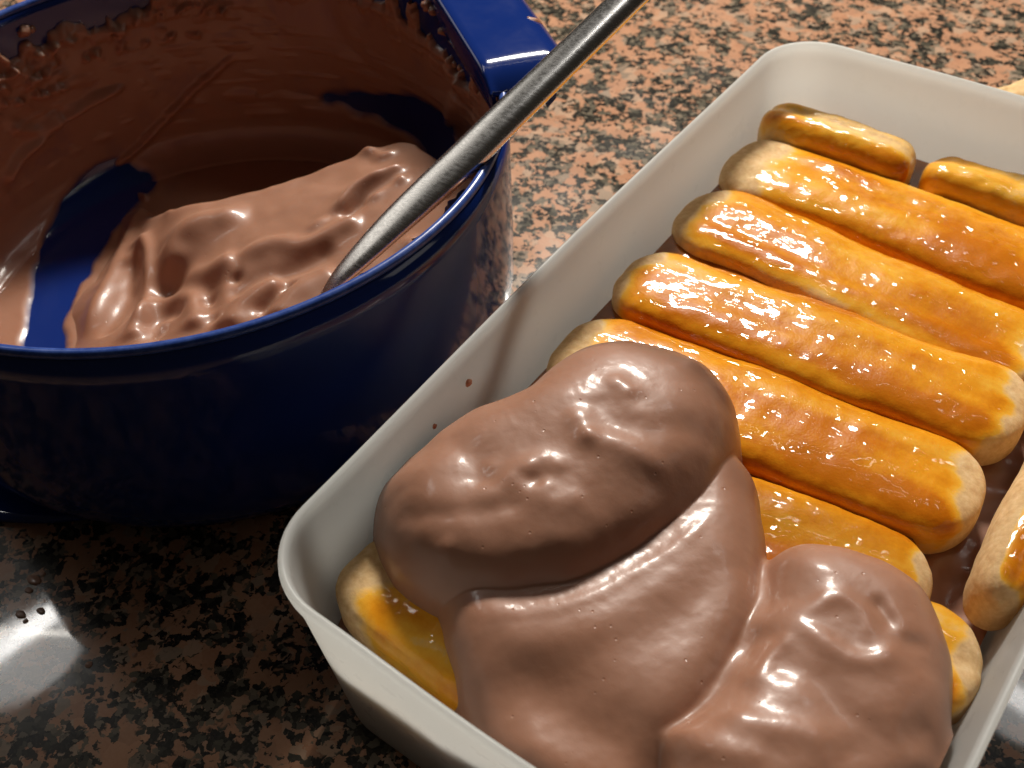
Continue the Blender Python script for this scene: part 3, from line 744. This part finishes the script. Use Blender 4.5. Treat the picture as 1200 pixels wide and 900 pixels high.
# ------------------------------------------------------------------ cream dollop spread over the biscuits
def build_dollop():
    x0, x1, y0, y1 = .45, 15.05, .5, 15.0
    nx, ny = 400, 400
    gx = np.linspace(x0, x1, nx); gy = np.linspace(y0, y1, ny); X, Y = np.meshgrid(gx, gy, indexing='ij')
    A = [(436, 640, 4.3), (440, 592, 4.6), (478, 540, 5), (530, 497, 5.2), (600, 466, 5.4), (655, 428, 5.3), (710, 413, 5.2), (770, 418, 5.2), (835, 437, 5.2), (862, 462, 5.2), (876, 505, 5.2), (872, 548, 5.3),
         (832, 600, 5.7), (770, 648, 5.9), (700, 692, 5.9), (640, 714, 5.7), (560, 727, 5.2), (500, 725, 4.6), (455, 692, 4.3)]
    B = [(480, 690, 4.4), (506, 735, 4.3), (522, 790, 4.3), (540, 850, 4.0), (590, 930, 4), (740, 1000, 4), (850, 850, 5), (905, 740, 5), (905, 655, 4.8), (898, 600, 4.8), (882, 545, 4.8), (800, 480, 5), (650, 480, 5), (520, 560, 5)]
    C = [(886, 655, 5.2), (928, 638, 4.8), (985, 645, 4.6), (1040, 668, 4.5), (1084, 705, 4.4), (1107, 748, 4.4), (1118, 800, 4.4), (1120, 855, 4.6), (1118, 905, 4.9), (1080, 960, 5), (900, 1040, 5), (780, 980, 5), (762, 890, 5.5), (748, 838, 5.9), (800, 800, 6.1), (845, 758, 6.1), (878, 700, 5.8)]
    D = [(600, 880, 5), (660, 872, 5), (740, 876, 5), (780, 900, 5), (760, 940, 5), (650, 930, 5)]
    def lobe(pts, zb, h, e, p=2.0):
        d = sdf(X, Y, px_line(pts, 5, True, 6))
        d = d+.10*fbm(X*.9, Y*.9, 0, 17, 2)
        t = np.clip(d/e, 0, 1)
        z = zb+h*(1-(1-t)**p)**(1/p)
        return z, d
    zA, dA = lobe(A, 3.6, 3.25, 2.3, 2.2); zB, dB = lobe(B, 3.5, 2.35, 1.6, 2.3); zC, dC = lobe(C, 3.5, 2.75, 2.0, 2.3); zD, dD = lobe(D, 3.5, 1.9, .9)
    zA = zA+.55*np.exp(-((X-4.2)**2+(Y-9.0)**2)/9)
    # the lower lobe sags towards the front wall
    zB = zB-.25*sstep(3.0, 1.0, Y)*sstep(3.5, 6, X)
    def S_(Zx, pts, z, a, w, tp=.15): return stroke(X, Y, Zx, pts, z, a, w, taper=tp)
    # tracks in A
    zA = S_(zA, [(455, 585), (500, 598), (560, 600), (615, 592)], 6.8, -0.08, .22)
    zA = S_(zA, [(480, 640), (560, 655), (650, 640), (740, 610), (820, 570)], 6.6, 0.09, .5)
    zA = S_(zA, [(470, 660), (540, 680), (640, 675), (720, 645)], 6.3, -0.05, .3)
    zA = S_(zA, [(560, 590), (600, 570), (650, 590), (690, 580)], 7, 0.087, .3)
    zA = S_(zA, [(590, 560), (605, 540), (640, 535), (660, 548)], 7.3, 0.112, .25)
    zA = S_(zA, [(670, 480), (690, 515), (730, 525), (790, 545)], 7.2, 0.112, .30)
    zA = S_(zA, [(700, 470), (720, 500), (770, 505), (830, 490)], 7.1, -0.093, .35)
    zA = S_(zA, [(800, 440), (830, 450), (860, 470)], 6.2, 0.136, .25)
    zA = S_(zA, [(520, 520), (560, 545), (560, 580)], 6.6, -0.087, .4)
    for (u, v, z, a, w) in [(627, 556, 7.3, -.16, .13), (620, 545, 7.3, .16, .18), (640, 562, 7.3, .14, .15), (735, 470, 7.0, .14, .24), (745, 478, 7.0, -.08, .12), (722, 462, 6.9, .14, .18), (575, 545, 7, .12, .14), (525, 650, 6.2, .16, .14), (690, 515, 7.2, .15, .18)]:
        zA = pit(X, Y, zA, u, v, z, a, w)
    # B: glossy shoulder and the lip just under A's fold
    zB = S_(zB, [(580, 745), (640, 742), (720, 715), (790, 670), (850, 610)], 6, .12, .6)
    zB = S_(zB, [(560, 790), (650, 790), (740, 760), (820, 700), (870, 640)], 5.8, -.05, .6)
    zB = S_(zB, [(545, 720), (620, 722), (690, 705), (750, 672), (800, 640), (850, 590)], 5.7, .07, .14)
    zB = zB-.45*np.exp(-((Y-1.9)/1.1)**2)*sstep(5.0, 7.5, X)
    zB = np.where(dB > .4, np.maximum(zB, 4.85+.1*noise(X, Y, 0, 4)), zB)
    # C: wrinkles left by the spoon
    zC = S_(zC, [(740, 838), (790, 800), (840, 765), (880, 715), (905, 690)], 6.2, 0.144, .30)
    zC = S_(zC, [(880, 700), (900, 720), (940, 735), (990, 770), (1030, 775), (1050, 750)], 6.2, 0.122, .22)
    zC = S_(zC, [(900, 700), (940, 715), (980, 700), (1010, 720), (1020, 760)], 6.2, 0.101, .2)
    zC = S_(zC, [(880, 800), (900, 760), (930, 740)], 6.2, 0.144, .22)
    zC = S_(zC, [(850, 830), (880, 850), (940, 860), (1000, 880)], 6.2, 0.115, .3)
    zC = S_(zC, [(900, 770), (960, 800), (1000, 840), (1040, 850)], 6.2, -0.101, .35)
    zC = S_(zC, [(780, 850), (830, 880), (900, 890)], 6.1, 0.115, .3)
    zC = S_(zC, [(1022, 708), (1035, 722), (1047, 742)], 6, -0.245, .10)
    zC = S_(zC, [(1036, 712), (1046, 728), (1052, 745)], 6, 0.115, .10)
    zC = S_(zC, [(1058, 762), (1072, 756), (1088, 755)], 6, -0.115, .12)
    zC = S_(zC, [(960, 890), (1030, 880), (1100, 850)], 5.8, -0.144, .4)
    zC = zC+.04*fbm(X*.7, Y*.9, 0, 53, 3)
    zA, zB, zC, zD = [np.where(d_ > 0, blur(z_, 3.6), -9) for z_, d_ in ((zA, dA), (zB, dB), (zC, dC), (zD, dD))]
    def smax(a, b, k):
        h = np.clip(.5+.5*(a-b)/k, 0, 1); return np.where((a < -5) | (b < -5), np.maximum(a, b), b+(a-b)*h+k*h*(1-h))
    Z = np.maximum(smax(zB, zC, .25+.75*sstep(2.6, 6.0, Y)), zA)
    Z = np.where(Z > -5, Z+.03*fbm(X*.6, Y*.6, 0, 61, 2)+.008*fbm(X*3, Y*3, 0, 62, 2), 3.0)
    wall = np.minimum(np.minimum(X-x0, x1-X), Y-y0)
    X, Y = keep_in_box(X, Y, .46, 1.9)
    V = np.stack([X, Y, Z], -1).reshape(-1, 3)
    F = grid_faces(nx, ny)
    k = (Z.ravel()[F] > 3.05).any(1); F = F[k]
    used = np.unique(F); mp = np.full(nx*ny, -1); mp[used] = np.arange(len(used))
    return V[used], mp[F]
V, F = build_dollop()
dl = mesh_obj('chocolate_cream', V, F, M_CREAM)
tag(dl, 'glossy swirled dollop of chocolate cream spread over the ladyfingers in the box', 'cream')
# two stray specks of cream on the box's left wall
acc_V, acc_F, off = [], [], 0
for i, (x, y, z, r) in enumerate([(.36, 8.35, 6.0, .12), (.38, 6.75, 5.7, .08)]):
    v_, f_ = blob(np.array([x, y, z]), r, 140+i, (.6, 1, 1)); acc_V.append(v_); acc_F.append(f_+off); off += len(v_)
o = mesh_obj('cream_speck', np.concatenate(acc_V), np.concatenate(acc_F), M_CREAM, dl); o['kind'] = 'stuff'

# chocolate drips dropped on the worktop beside the bowl
acc_V, acc_F, off = [], [], 0
for i, (u, v, r, e) in enumerate([(40, 680, .15, 1.8), (34, 692, .10, 1.4), (50, 673, .09, 1.0), (24, 720, .13, 1.5), (30, 728, .08, 1), (104, 779, .10, 1), (157, 757, .07, 1), (158, 768, .08, 1), (168, 786, .07, 1), (157, 797, .09, 1), (155, 809, .07, 1), (48, 716, .09, 1.5)]):
    c = at(u, v, 0)
    v_, f_ = blob(np.array([c[0], c[1], .02]), r, 170+i, (e, 1, .22)); acc_V.append(v_); acc_F.append(f_+off); off += len(v_)
o = mesh_obj('cream_drips', np.concatenate(acc_V), np.concatenate(acc_F), M_CREAM)
tag(o, 'tiny chocolate drips scattered on the granite in the glare below the bowl', 'drips', kind='stuff')
